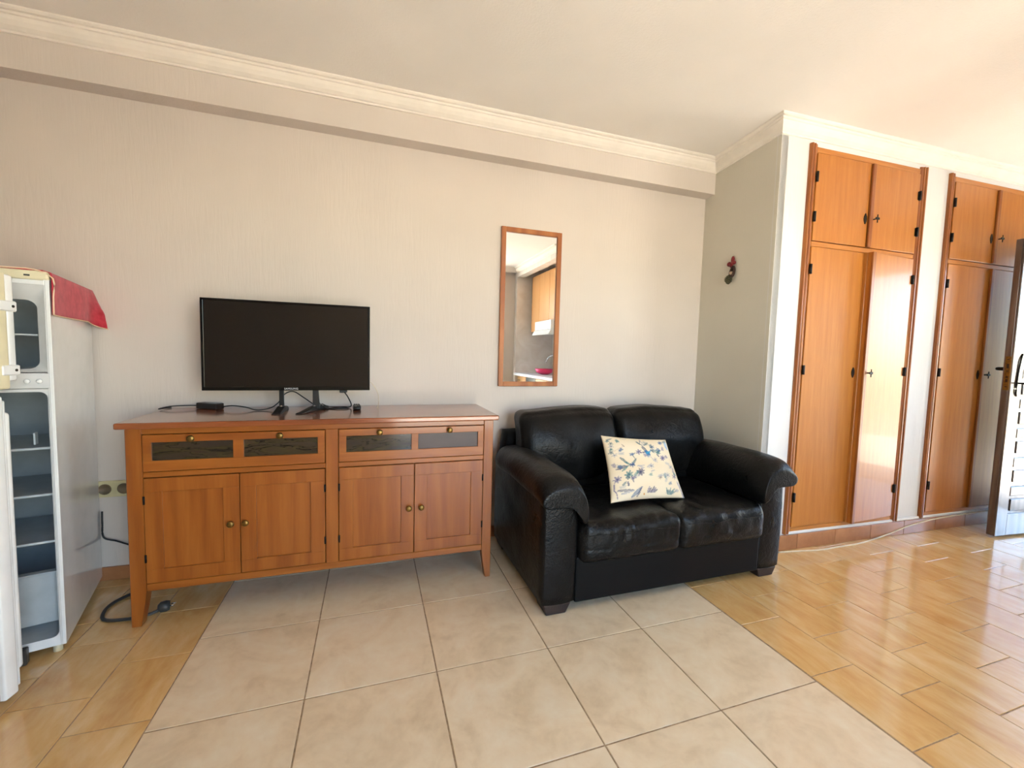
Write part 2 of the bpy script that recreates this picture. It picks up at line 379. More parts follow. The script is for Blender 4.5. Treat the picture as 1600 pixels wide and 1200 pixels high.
def lay(x0, x1, y0, y1, mat, g):
    x0 += g/2; x1 -= g/2; y0 += g/2; y1 -= g/2
    if x1-x0 < .01 or y1-y0 < .01: return
    if y1 < -2.62:
        far.setdefault(mat.name, (mat, []))[1].append((x0, x1, y0, y1)); return
    o = link('tile', tile_mesh(x1-x0, y1-y0, mat), mat, fl); o.location = (x0, y0, random.uniform(-.0003, .0003))
ys = [0, -.19]+[-.64-.45*k for k in range(0, 8)]
for i in range(5):
    for a, b in zip(ys, ys[1:]): lay(.45*i, .45*(i+1), max(b, REAR), a, M['beige_tile'], .005)
def strip_zone(x0, ncol, sgn, ytop, xlim, off):
    for c in range(ncol):
        a, b = (x0+.2285*c, x0+.2285*(c+1)) if sgn > 0 else (x0-.2285*(c+1), x0-.2285*c)
        a = max(a, XL); b = min(b, xlim)
        if b-a < .02: continue
        yt = ytop(a, b); base = -1.517+off if c % 2 == 0 else -1.357+off
        js = sorted([y for y in [base+.3195*k for k in range(-9, 6)] if REAR+.02 < y < yt-.02], reverse=True)
        ee = [yt]+js+[REAR]
        for p, q in zip(ee, ee[1:]): lay(a, b, q, p, M['yellow_tile'], .0035)
strip_zone(2.255, 15, 1, lambda a, b: 0 if b < 2.93 else (wl_pt(a-2.92, 0).y-.002 if a > 2.9 else 0), XE, 0)
strip_zone(0, 9, -1, lambda a, b: 0, 9, -.16+.0)
for nm, (mat, L) in far.items():
    bm = bmesh.new()
    for x0, x1, y0, y1 in L: add_box(bm, (x0, y0, -.008), (x1, y1, 0))
    tag(fin('tile_field', bm, mat, fl), kind='stuff')

# skirting of small terracotta-coloured tiles
sk = struct(empty('baseboard_back', (0, 0, 0)), 'brown tile skirting along the long wall')
x = XL
while x < 2.98:
    x1 = min(x+.33, 2.985); box('tile', (x+.001, -.011, .001), (x1-.001, -.0005, .07), M['skirting'], sk, .0015); x = x1
sk = struct(empty('baseboard_right', O, TH), 'brown tile skirting under the wardrobes')
s = .0
while s < 2.72:
    s1 = min(s+.325, 2.725); box('tile', (s+.0015, -.013, .001), (s1-.0015, -.0005, .097), M['skirting'], sk, .002); s = s1
sk = struct(empty('baseboard_alcove', (2.92, -.665, 0), math.atan2(.665, .075)), 'brown tile skirting on the short side wall')
for k in range(2): box('tile', (.002+.33*k, .0005, .001), (.329+.33*k, .012, .07), M['skirting'], sk, .002)

# ------------------------------------------------------------------ helpers for things modelled in room coordinates
def base(name, loc, label, cat, group=None):
    return empty(name, loc, 0, label, cat, group)
def under(parent, *objs):
    for o in objs: o.parent = parent; o.location = -Vector(parent.location)
    return objs[0]
def part(parent, o): return under(parent, o)
def subpart(pt, o): o.parent = pt; o.location = (0, 0, 0); return o

# ------------------------------------------------------------------ sideboard
sb = base('sideboard', (.49, -.25, 0), 'long honey pine sideboard carrying the television', 'sideboard')
TOPZ = .876; FY = -.487; BX0, BX1 = -.292, 1.272
part(sb, box('top', (BX0-.022, FY-.032, TOPZ-.026), (BX1+.022, -.014, TOPZ), M['sb_top'], None, .006, 2))
part(sb, boxes('carcass', [((BX0+.008, FY+.03, .17), (BX0+.026, -.03, .845)), ((BX1-.026, FY+.03, .17), (BX1-.008, -.03, .845)), ((BX0+.01, -.034, .17), (BX1-.01, -.022, .845)), ((BX0+.01, FY+.03, .17), (BX1-.01, -.03, .19)), ((BX0+.02, FY+.02, .19), (BX1-.02, FY+.03, .845))], M['sb_v']))
for x0, x1, inn in ((BX0, -.236, 1), (1.222, BX1, -1)):
    for yf in (0, 1):
        ya, yb = (FY, FY+.05) if yf == 0 else (-.072, -.022)
        xi = x1 if inn > 0 else x0; xo = x0 if inn > 0 else x1
        pts = [(xo, 0), (xi-inn*.022, 0), (xi-inn*.006, .10), (xi, .155), (xi, .848), (xo, .848)]
        part(sb, prism('leg', pts, 'y', ya, yb, M['sb_v'], None, .003, 1))
part(sb, box('stile', (.463, FY, .183), (.518, FY+.03, .825), M['sb_v'], None, .002))
part(sb, box('top_rail', (-.236, FY+.001, .824), (1.222, FY+.03, .85), M['sb_x'], None, .002))
part(sb, box('bottom_rail', (-.236, FY+.002, .150), (1.222, FY+.03, .184), M['sb_x'], None, .003))
for a, b in ((-.236, .463), (.518, 1.222)):
    part(sb, box('drawer_rail', (a, FY+.002, .641), (b, FY+.03, .664), M['sb_x'], None, .002))
KN = [(.0052, 0), (.0052, .008), (.007, .010), (.0125, .013), (.0145, .017), (.0135, .021), (.009, .0235), (.003, .0245)]
def framed(name, x0, x1, z0, z1, holes, y, d, mat):
    """board with rectangular holes, made of rails and stiles in one mesh"""
    bm = bmesh.new(); zs0, zs1 = holes[0][2], holes[0][3]
    add_box(bm, (x0, y, z0), (x1, y+d, zs0), .0015); add_box(bm, (x0, y, zs1), (x1, y+d, z1), .0015)
    xs = [x0]+[v for h in holes for v in (h[0], h[1])]+[x1]
    for i in range(0, len(xs), 2): add_box(bm, (xs[i], y, zs0-.001), (xs[i+1], y+d, zs1+.001), .001)
    return fin(name, bm, mat)
for k, (x0, x1, wins, kns) in enumerate(((-.232, .460, ((-.203, .092), (.132, .430)), (-.058, .277)), (.521, 1.219, ((.553, .853), (.886, 1.189)), (.703, 1.040)))):
    dr = part(sb, framed('drawer', x0, x1, .667, .821, [(a, b, .712, .789) for a, b in wins], FY-.003, .02, M['sb_x']))
    for j, (a, b) in enumerate(wins):
        subpart(dr, box('glass_pane' if not (k == 1 and j == 1) else 'panel', (a-.001, FY+.006, .711), (b+.001, FY+.012, .790), M['dark_glass'] if not (k == 1 and j == 1) else M['plum_panel']))
    for kx in kns: subpart(dr, lathe('knob', KN, (kx, FY-.003, .804), (0, -1, 0), M['brass']))
for k, (x0, x1, hx, kx) in enumerate(((-.233, .112, -.233, .080), (.115, .460, .460, .137), (.521, .867, .521, .843), (.871, 1.219, 1.219, .903))):
    f = .058 if True else .05
    dr = part(sb, framed('door', x0, x1, .187, .638, [(x0+f+.004, x1-f-.004, .187+f, .638-f)], FY-.002, .021, M['sb_v']))
    subpart(dr, box('panel', (x0+f, FY+.006, .187+f-.003), (x1-f, FY+.012, .638-f+.003), M['sb_v']))
    subpart(dr, lathe('knob', KN, (kx, FY-.002, .418), (0, -1, 0), M['brass']))
    for hz in (.295, .545): subpart(dr, cyl('hinge', (hx, FY-.003, hz-.016), (0, 0, 1), .0042, .034, M['iron'], None, 8))

# ------------------------------------------------------------------ television on a universal stand
TY = -.25
tv = base('television', (.28, TY, TOPZ), 'black flat screen television on two metal feet, standing on sideboard', 'television')
part(tv, box('housing', (-.094, TY, .985), (.656, TY+.035, 1.420), M['black_plastic'], None, .006, 2))
part(tv, framed('bezel', -.0945, .6565, .9845, 1.4205, [(-.084, .646, 1.003, 1.410)], TY-.006, .010, M['bezel']))
part(tv, box('screen', (-.085, TY-.0025, 1.002), (.647, TY+.002, 1.411), M['screen']))
part(tv, boxes('back_cover', [((.02, TY+.033, 1.02), (.54, TY+.06, 1.34))], M['black_plastic'], None, .01))
fc = bpy.data.curves.new('logo', 'FONT'); fc.body = 'SAMSUNG'; fc.size = .0125; fc.align_x = 'CENTER'; fc.space_character = 1.15; fc.extrude = .0003
fo = bpy.data.objects.new('tmp', fc); COL.objects.link(fo); bpy.context.view_layer.update()
me = bpy.data.meshes.new_from_object(fo.evaluated_get(bpy.context.evaluated_depsgraph_get())); bpy.data.objects.remove(fo)
me.transform(Matrix.Translation((.285, TY-.0065, .9895)) @ Matrix.Rotation(math.pi/2, 4, 'X'))
lg = part(tv, link('logo', me, M['grey_mark'])); lg['label'] = 'small pale grey lettering on lower bezel'
part(tv, box('sensor_bump', (.508, TY-.003, .972), (.545, TY+.02, .986), M['black_plastic'], None, .003))
for px, splay in ((.232, 0), (.386, 1)):
    # upright bracket and foot
    st = part(tv, prism('stand_post', [(px-.010, .886), (px+.014+.012*splay, .886), (px+.010, 1.10), (px-.008, 1.10)], 'y', TY+.036, TY+.044, M['black_plastic'], None, .002, 1))
    bm = bmesh.new(); dx = -.0 if not splay else -.055
    sec = []
    for t in range(9):
        q = t/8; y = TY+.12-.215*q; h = .022*max(0, 1-abs(q-.33)/.62)+.004; w = .021 if not splay else .016
        xc = px+dx*(max(0, q-.35)/.65)**1.0+(.045*(max(0, .35-q)/.35) if splay else 0)
        sec.append([(xc-w, y, TOPZ+.001), (xc+w, y, TOPZ+.001), (xc+w*.8, y, TOPZ+.001+h), (xc-w*.8, y, TOPZ+.001+h)])
    bm.free(); part(tv, loft('foot', sec, M['black_plastic'], None, False))
    part(tv, cyl('bolt', (px, TY+.036, .90), (0, -1, 0), .006, .006, M['steel'], None, 10))

tube_ = lambda nm, pts, r, m: tube(nm, pts, r, m)
zc = TOPZ+.004
def loose(o, label, cat, group=None): return tag(o, label, cat, group)
ad = base('power_adapter', (-.115, -.085, TOPZ), 'black power adapter with blue label lying on the sideboard', 'adapter')
ad.rotation_euler = (0, 0, -.55)
o = box('case', (-.062, -.024, .001), (.062, .024, .031), M['black_plastic'], ad, .004, 2)
o = box('label_sticker', (-.01, -.021, .031), (.055, .021, .0316), M['blue_plastic'], ad)
loose(tube('power_cable', [(-.30, -.03, zc+.0), (-.33, -.09, zc), (-.28, -.085, zc+.012), (-.215, -.06, zc+.012), (-.178, -.045, zc+.010)], .0028, M['cable']), 'thin black lead curling off the left end of sideboard', 'cable')
loose(tube('adapter_cable', [(-.055, -.122, zc+.010), (0.0, -.145, zc+.018), (.06, -.16, zc+.012), (.115, -.185, zc), (.17, -.17, zc+.006), (.205, -.15, zc+.03), (.235, -.14, zc+.075), (.275, -.13, zc+.088), (.33, -.15, zc+.055), (.385, -.17, zc+.02), (.45, -.15, zc), (.53, -.13, zc), (.56, -.13, zc+.01), (.545, -.17, zc+.06), (.53, -.225, .973)], .003, M['cable']), 'black cable running from adapter between the television feet', 'cable')
loose(tube('signal_cable', [(.40, -.15, zc+.028), (.44, -.17, zc), (.50, -.185, zc), (.545, -.17, zc), (.53, -.10, zc), (.45, -.09, zc), (.41, -.12, zc+.02)], .0026, M['cable']), 'black cable coiled beside the right television foot', 'cable')
loose(tube('aerial_cable', [(.63, -.205, 1.04), (.67, -.14, 1.01), (.70, -.07, .95), (.705, -.05, .90), (.70, -.09, zc-.001), (.695, -.16, zc-.001)], .0018, M['white_cable']), 'thin pale cable hanging from right side of television', 'cable')
rc = base('remote_control', (.592, -.215, TOPZ), 'small black remote control lying on sideboard', 'remote')
rc.rotation_euler = (0, 0, .06)
rb = soft('body', (.021, .062, .012), M['black_plastic'], rc, 6, .3, loc=(0, .02, .0125))
bmx = bmesh.new()
for i in range(3):
    for j in range(5): add_box(bmx, (-.014+.0105*i, -.02+.017*j, .023), (-.007+.0105*i, -.011+.017*j, .027), .001)
fin('buttons', bmx, M['grey_cable'], rc)

# ------------------------------------------------------------------ mirror
mi = base('wall_mirror', (1.636, 0, .988), 'tall narrow mirror in brown wooden frame hanging above sofa', 'mirror')
bm = bmesh.new()
x0, x1, z0, z1, w = 1.432, 1.842, .988, 1.988, .030
for a, b, ax in (((x0, z0), (x0+w, z1), 0), ((x1-w, z0), (x1, z1), 0), ((x0+w, z0), (x1-w, z0+w), 1), ((x0+w, z1-w), (x1-w, z1), 1)):
    part(mi, box('frame_bar', (a[0], -.024, a[1]), (b[0], -.002, b[1]), M['frame_wood'], None, .003, 2))
bm.free()
part(mi, box('mirror_glass', (x0+w-.004, -.012, z0+w-.004), (x1-w+.004, -.008, z1-w+.004), M['mirror']))

# ------------------------------------------------------------------ leather sofa
sf = base('loveseat', (2.115, -.45, 0), 'black leather two-seat sofa with rolled arms below the mirror', 'sofa')
SX0, SX1 = 1.400, 2.832
def wrinkle(v, amp, fx=(8, 8, 8), seed=0):
    p = Vector((v.x*fx[0]+seed, v.y*fx[1], v.z*fx[2])); return amp*(noise.noise(p)+.5*noise.noise(p*2.1))
part(sf, box('front_panel', (1.565, -.902, .045), (2.675, -.86, .262), M['leather_flat'], None, .008, 2))
part(sf, box('seat_base', (1.50, -.87, .05), (2.74, -.10, .25), M['leather_flat']))
for x0, x1 in ((SX0, SX0+.170), (SX1-.158, SX1)):
    def fn(p, q):
        n = Vector((q[0], 0, 0)) if abs(q[0]) > .95 else Vector((0, 0, 0))
        k = wrinkle(p, .006, (6, 7, 9), x0)*(1-abs(q[2])**6)*(1-abs(q[1])**6)
        return p+n*k
    part(sf, soft('arm_panel', ((x1-x0)/2, .405, .255), M['leather'], None, 12, .03, fn=fn, loc=((x0+x1)/2, -.498, .300)))
part(sf, soft('back_frame', (.690, .07, .345), M['leather_flat'], None, 8, .06, loc=(2.112, -.105, .390)))
def arm(sg, xc):
    # cross-section (outward +, height): a pad that folds over the post, lower on the inside
    sec = [(.062, .535), (.098, .528), (.122, .552), (.126, .590), (.104, .638), (.060, .668), (.005, .676), (-.052, .660), (-.092, .618), (-.114, .560), (-.122, .495), (-.116, .436), (-.094, .424), (-.078, .465), (-.060, .530)]
    st = []
    ys = [-.10, -.16, -.24, -.34, -.46, -.58, -.69, -.79, -.86, -.905, -.935, -.950, -.952]
    for i, y in enumerate(ys):
        t = i/(len(ys)-1); shr = 1.0; drop = 0
        if y < -.84:
            q = min(1, (-.84-y)/.112); shr = math.sqrt(max(0.0, 1-q**3))*.40+.60; drop = -.030*q**1.6
        if i == 0: shr = .6
        if i == 1: shr = .9
        hgt = -.03+.03*min(1, (-y-.1)/.35)
        L = []
        for k, (a, z) in enumerate(sec):
            cz = .575; a2 = a*(shr if y > -.84 else (.72+.28*shr)); z2 = cz+(z-cz)*shr+hgt+drop
            p = Vector((xc+sg*a2, y, z2)); wv = wrinkle(p, .0065, (10, 14, 10), 3*sg)+.004*math.sin(y*60+k)*max(0, min(1, (-y-.6)*4))
            L.append((p.x+sg*wv*.6, p.y, p.z+wv))
        st.append(L)
    return part(sf, loft('arm_pad', st, M['leather'], None, True, True, 2))
arm(-1, SX0+.088); arm(1, SX1-.080)
for i, (x0, x1) in enumerate(((1.580, 2.128), (2.132, 2.672))):
    def fn(p, q, i=i):
        k = .0
        if q[2] > -.3:
            front = max(0, -q[1]); k += wrinkle(p+Vector((i*3, 0, 0)), .008, (7, 7, 7))+.0075*noise.noise(Vector((p.x*34, p.y*5, p.z*9+i*7)))*(.3+front)
        sag = -.012*max(0, 1-q[0]**2)*max(0, 1-(q[1]-.2)**2)*(q[2] > .5)
        if i == 1: sag += .012*(q[2] > 0)*max(0, q[0])*max(0, -q[1])
        return p+Vector((k*.4*q[0], k*(q[1] < -.8)*-1, k+sag))
    sc = part(sf, soft('seat_cushion', ((x1-x0)/2+.006, .298, .096), M['leather'], None, 26, .11, (0, .03, .12), fn, ((x0+x1)/2, -.640, .328), r=.045))
    # piped seam along the front edge
    from mathutils.bvhtree import BVHTree
    bv = BVHTree.FromPolygons([v.co for v in sc.data.vertices], [tuple(f.vertices) for f in sc.data.polygons]); pts = []
    for t in range(25):
        h = bv.ray_cast(Vector((x0+.03+(x1-x0-.06)*t/24, -1.3, .372+.004*math.sin(t*.5+i))), Vector((0, 1, 0)))
        if h[0]: pts.append(tuple(h[0]+Vector((0, -.0006, 0))))
    subpart(sc, tube('seam', pts, .0020, M['leather'], None, 6, 2))
for i, (x0, x1) in enumerate(((1.484, 2.112), (2.116, 2.770))):
    xm = (x0+x1)/2; hw = (x1-x0)/2
    # lower lumbar panel
    part(sf, soft('lumbar_cushion', (hw*.92, .09, .17), M['leather'], None, 10, .25, (0, .10, 0), None, (xm, -.272, .46)))
    def fn(p, q, i=i, hw=hw):
        v = q[2]; u = q[0]; x, y, z = p
        if v < 0: z *= 1-.48*abs(u)**2.6*min(1, -v*1.2)          # hem hangs as an arc
        x *= 1-.03*max(0, -v)
        y -= .030*math.exp(-((v-.05)/.8)**2)*(1-.3*u*u)
        y += .055*max(0, v)**2
        z += (.010*math.sin(u*2.4+i*1.6+.6)+.006*(1-u*u))*max(0, v)
        k = wrinkle(Vector((x, y, z+i)), .007, (6, 6, 6))+.004*noise.noise(Vector((x*18, z*9, i)))
        return Vector((x+.3*k, y-k*.9, z+.4*k))
    part(sf, soft('back_cushion', (hw, .098, .222), M['leather'], None, 26, .13, (0, .20, .01), fn, (xm, -.268, .642), r=.055))
for x in (SX0+.012, SX1-.150):
    for y in (-.895, -.21):
        part(sf, prism('leg', [(x+.014, .0), (x+.112, 0), (x+.138, .048), (x, .048)], 'y', y, y+.11, M['black_wood'], None, .004, 1))

# ------------------------------------------------------------------ patterned cushion
def make_cushion():
    Z = [Vector(c) for c in ((1.897, -.512, .748), (2.338, -.512, .706), (2.300, -.742, .428), (1.836, -.742, .440))]   # TL TR BR BL
    pc = [(70, 100), (985, 160), (1280, 1060), (225, 1090)]
    def bil(c, u, v):
        top = [a+(b-a)*u for a, b in zip(c[0], c[1])]; bot = [a+(b-a)*u for a, b in zip(c[3], c[2])]
        return [a+(b-a)*v for a, b in zip(top, bot)]
    N = 132
    BL = (72, 96, 138); GR = (92, 110, 118); DK = (70, 74, 100); PU = (112, 104, 136); VI = (62, 112, 160); TE = (80, 122, 124); LT = (170, 168, 172); BR = (140, 118, 104)
    S = []
    def leaf(x0, y0, x1, y1, w, c, a=.8, outline=True): S.append((x0, y0, x1, y1, w, c, a, outline))
    def stem(pts, w, c, a=.75):
        for (p, q) in zip(pts, pts[1:]): S.append((p[0], p[1], q[0], q[1], w, c, a, None))
    def flower(x, y, r, c, n=6, a=.75):
        for k in range(n):
            t = 2*math.pi*k/n+.4; leaf(x, y, x+r*math.cos(t), y+r*math.sin(t), r*.34, c, a)
        leaf(x-6, y, x+6, y, 9, DK, .8, False)
    stem([(560, 180), (545, 260), (600, 330), (650, 400), (640, 480)], 9, GR); stem([(600, 300), (640, 270), (660, 230)], 8, GR); stem([(545, 260), (500, 220)], 8, GR)
    leaf(500, 220, 550, 280, 20, GR); leaf(600, 290, 668, 245, 18, GR); leaf(560, 170, 580, 250, 14, LT)
    leaf(570, 320, 640, 410, 34, DK, .75); leaf(612, 390, 690, 470, 44, VI, .95, False); leaf(640, 400, 660, 490, 36, VI, .9, False); leaf(690, 400, 620, 440, 26, (60, 150, 190), .9, False)
    for k in range(7): leaf(690+22*k, 390-12*math.sin(k*.6), 706+24*k, 365+18*(k % 2)*2, 15, TE if k % 2 else VI, .8)
    flower(815, 415, 45, TE, 7, .8); leaf(790, 450, 830, 490, 14, DK); flower(890, 508, 48, PU, 7, .85); flower(720, 320, 40, BL, 6, .6); flower(518, 408, 48, PU, 6, .75); leaf(540, 420, 620, 415, 12, DK)
    flower(865, 238, 40, BL, 6, .7); leaf(950, 220, 975, 330, 46, (150, 180, 215), .7, False); leaf(970, 300, 1000, 360, 30, (140, 170, 210), .7, False)
    stem([(470, 420), (430, 460), (470, 520), (440, 600), (380, 620)], 8, GR)
    leaf(270, 490, 370, 590, 26, GR, .85); leaf(230, 660, 380, 620, 28, DK, .8); leaf(240, 630, 330, 610, 18, GR); leaf(300, 690, 380, 620, 24, TE, .85); leaf(440, 590, 485, 515, 28, GR, .75); leaf(400, 600, 470, 620, 18, DK); flower(430, 610, 40, BL, 6, .8); leaf(500, 630, 600, 625, 16, LT)
    leaf(330, 560, 400, 610, 22, TE); flower(545, 725, 62, DK, 8, .75); flower(390, 750, 60, TE, 7, .8); leaf(430, 780, 470, 860, 24, DK, .6); leaf(330, 890, 370, 840, 26, GR); leaf(390, 850, 410, 910, 18, DK)
    flower(255, 800, 52, PU, 7, .7); stem([(225, 860), (235, 940), (270, 980), (300, 1060)], 9, PU)
    leaf(280, 955, 490, 965, 26, DK, .6); leaf(330, 1000, 500, 975, 22, LT); leaf(490, 1050, 600, 930, 46, BL, .7); leaf(560, 1050, 590, 930, 22, DK, .7); leaf(650, 1020, 650, 1040, 14, (200, 130, 50), .9, False)
    for k in range(6): leaf(690+18*k, 1010, 705+24*k, 930+(k % 3)*22, 22, DK if k % 2 else PU, .75)
    for k in range(6): leaf(1000+10*k, 1030, 960+34*k, 950+(k % 2)*26, 16, GR if k % 2 else TE, .7)
    for k in range(9): leaf(1140+14*k, 840+24*k, 1160+15*k, 890+25*k, 18, PU if k % 2 else LT, .7)
    flower(700, 640, 44, LT, 6, .8); stem([(690, 490), (740, 560), (800, 580)], 7, LT); flower(760, 540, 40, LT, 6, .6); leaf(640, 660, 690, 610, 16, LT); flower(850, 805, 34, BR, 6, .5); flower(970, 770, 40, LT, 6, .7); flower(1090, 780, 44, PU, 6, .5); flower(1030, 640, 42, LT, 6, .7); leaf(700, 720, 760, 700, 14, LT)
    for k in range(6): flower(128+9*k+(k*29 % 38), 205+48*k, 26+5*(k % 3), (TE, GR, LT)[k % 3], 5, .6)
    leaf(120, 190, 190, 165, 18, GR); leaf(300, 270, 330, 315, 12, BR, .6); stem([(200, 380), (260, 340), (330, 300)], 5, BR, .4); stem([(290, 160), (340, 175), (380, 165)], 8, LT)
    rg = random.Random(5)
    for k in range(34):
        u, v = rg.uniform(.06, .94), rg.uniform(.06, .94); X, Y = bil(pc, u, v); c = (LT, GR, PU, LT, BL, TE)[k % 6]; a = rg.uniform(.3, .6); t = rg.uniform(0, 6.28); L = rg.uniform(45, 85)
        ex, ey = X+L*math.cos(t), Y+L*math.sin(t); stem([(X, Y), (ex, ey)], 6, c, a*.8)
        for q in (.3, .55, .8, 1.0):
            for sg in (-1, 1): leaf(X+(ex-X)*q, Y+(ey-Y)*q, X+(ex-X)*q+26*math.cos(t+sg*.9), Y+(ey-Y)*q+26*math.sin(t+sg*.9), 11, c, a)
    base_c = [(226, 206, 172), (236, 222, 196)]
    def color(X, Y):
        t = .5+.5*noise.noise(Vector((X*.004, Y*.004, 1))); c = [a+(b-a)*t for a, b in zip(*base_c)]
        for x0, y0, x1, y1, w, col, a, outl in S:
            dx, dy = x1-x0, y1-y0; L2 = dx*dx+dy*dy; t = ((X-x0)*dx+(Y-y0)*dy)/L2
            if t < -.05 or t > 1.05: continue
            t = max(0, min(1, t)); d = math.hypot(X-x0-dx*t, Y-y0-dy*t)
            if outl is None:
                if d < w*.6: c = [p+(q-p)*a for p, q in zip(c, col)]
            else:
                hw = w*.5*math.sin(math.pi*min(1, .12+.88*t))**.7+3
                if d < hw:
                    k = a if (not outl or d > hw*.62 or d < 3.5) else a*.45
                    c = [p+(q-p)*k for p, q in zip(c, col)]
        return c
    bm = bmesh.new(); lay = bm.loops.layers.float_color.new('print'); grid = {}
    nrm = (Z[1]-Z[0]).cross(Z[3]-Z[0]).normalized()
    if nrm.y > 0: nrm = -nrm
    cols = {}
    for side in (1, -1):
        for i in range(N+1):
            for j in range(N+1):
                u, v = i/N, j/N
                if side < 0 and (i in (0, N) or j in (0, N)): grid[(side, i, j)] = grid[(1, i, j)]; continue
                U, V = 2*u-1, 2*v-1
                # sides pinch inwards between the corners
                pu = u+.028*(1-V*V)*(-U); pv = v+.030*(1-U*U)*(-V)
                p = Vector(bil([tuple(z) for z in Z], pu, pv))
                b = (max(0, (1-U*U)*(1-V*V)))**.48*(.062 if side > 0 else .035)
                b += .004*noise.noise(Vector((u*4, v*4, side*3)))*(1-U*U)*(1-V*V)
                bv = bm.verts.new(p+nrm*b*side); grid[(side, i, j)] = bv
                if side > 0:
                    X, Y = bil(pc, u, v); cols[bv] = [x for x in lin(color(X, Y))[:3]]+[1]
    dflt = list(lin((228, 212, 182)))
    for side in (1, -1):
        for i in range(N):
            for j in range(N):
                vs = [grid[(side, i, j)], grid[(side, i+1, j)], grid[(side, i+1, j+1)], grid[(side, i, j+1)]]
                if side < 0: vs.reverse()
                f = bm.faces.new(vs); f.smooth = True
                for lp in f.loops: lp[lay] = cols.get(lp.vert, dflt) if side > 0 else dflt
    m, n, l, b = new_mat('printed_cotton', .85, .15); at = n.new('ShaderNodeAttribute'); at.attribute_name = 'print'
    l.new(at.outputs['Color'], b.inputs['Base Color']); t = noise_n(n, l, 260, 2, mapped(n, l)); bump(n, l, b, t.outputs['Fac'], .15, .001)
    me = bpy.data.meshes.new('throw_cushion'); bmesh.ops.recalc_face_normals(bm, faces=bm.faces); bm.to_mesh(me); bm.free()
    o = link('throw_cushion', me, m); c = Vector((2.07, -.70, .43))
    me.transform(Matrix.Translation(-c)); o.location = c
    tag(o, 'cream square cushion with blue floral print leaning on sofa', 'cushion')
make_cushion()

# ------------------------------------------------------------------ built-in wardrobes
def escutcheon(door, x, z, y):
    pts = [(x+.010*math.cos(t)*(1+.35*math.cos(2*t)), z+.034*math.sin(t)) for t in [2*math.pi*k/14 for k in range(14)]]
    o = prism('lock_plate', pts, 'y', y-.003, y, M['iron'], door); return o
def wardrobe(s0, label, ajar):
    p = wl_pt(s0, 0); w = empty('wardrobe', (p.x, p.y, 0.0), TH, label, 'wardrobe', 'built-in wardrobes')
    IW0, IW1 = .057, .950; OW = 1.010; Z0, Z1 = .117, 2.474
    boxes('carcass', [((.02, .02, Z0), (.04, .55, Z1)), ((OW-.04, .02, Z0), (OW-.02, .55, Z1)), ((.04, .53, Z0), (OW-.04, .55, Z1)), ((.04, .03, Z0), (OW-.04, .53, Z0+.02)), ((.04, .03, Z1-.02), (OW-.04, .53, Z1)), ((.04, .04, 1.9), (OW-.04, .53, 1.92))], M['dark_inside'], w)
    ridge = [(0, .02), (0, -.010), (.004, -.018), (.010, -.020), (.016, -.018), (.018, -.012), (.022, -.012), (.026, -.017), (.034, -.017), (.038, -.011), (.046, -.010), (.057, -.006), (.057, .02)]
    prism('architrave', ridge, 'z', Z0-.012, Z1+.012, M['moulding'], w)
    prism('architrave', [(OW-a*1.05, b) for a, b in ridge], 'z', Z0-.012, Z1+.012, M['moulding'], w)
    box('head_rail', (IW0, -.007, 2.440), (IW1, .02, Z1), M['wd_x'], w, .003)
    box('middle_rail', (IW0, -.007, 1.893), (IW1, .02, 1.924), M['wd_x'], w, .003)
    box('sill_rail', (IW0, -.008, Z0-.010), (IW1, .02, .142), M['wd_x'], w, .003)
    mid = .503
    for k, (hx, wd, z0, z1, ang) in enumerate(((IW0+.002, mid-IW0-.003, 1.927, 2.437, 0), (IW1-.002, -(IW1-mid-.005), 1.927, 2.437, ajar[0]), (IW0+.002, mid-IW0-.003, .145, 1.890, ajar[2]), (IW1-.002, -(IW1-mid-.005), .145, 1.890, ajar[1]))):
        sg = 1 if wd > 0 else -1
        d = box('door', (min(0, wd), -.012, z0), (max(0, wd), .010, z1), M['wd_v'], w, .002)
        d.location = (hx, 0, 0); d.rotation_euler = (0, 0, ang)
        for hz in ((2.298, 2.065) if z0 > 1.5 else (1.755, 1.143, .34)):
            hg = cyl('hinge', (-sg*.001, -.0165, hz-.029), (0, 0, 1), .0085, .058, M['iron'], d, 10)
            box('hinge_leaf', (min(0, sg*.014), -.0142, hz-.026), (max(0, sg*.014), -.0118, hz+.026), M['iron'], d)
        zk = 2.100 if z0 > 1.5 else 1.132
        if sg > 0: escutcheon(d, wd-.022, zk, -.012)
        else:
            box('overlap_strip', (wd-.004, -.026, z0+.0), (wd+.026, -.012, z1), M['moulding'], d, .004, 2)
            if ang: box('edge_batten', (wd-.004, .0095, z0), (wd+.03, .052, z1), M['wd_v'], d, .002)
            bmk = bmesh.new(); kx = wd+.036
            add_cyl(bmk, (kx, -.012, zk), (0, -1, 0), .004, .030, 8); add_box(bmk, (kx-.018, -.046, zk-.008), (kx+.018, -.040, zk+.008), .003)
            add_cyl(bmk, (kx, -.043, zk-.026), (0, 0, 1), .003, .05, 8)
            fin('key', bmk, M['iron'], d)
    return w
wardrobe(.210, 'honey oak built-in wardrobe with one lower door ajar, nearer the sofa', (0.0, .085, 0))
wardrobe(1.447, 'honey oak built-in wardrobe partly hidden behind the open entrance door', (0.0, .0, .0))

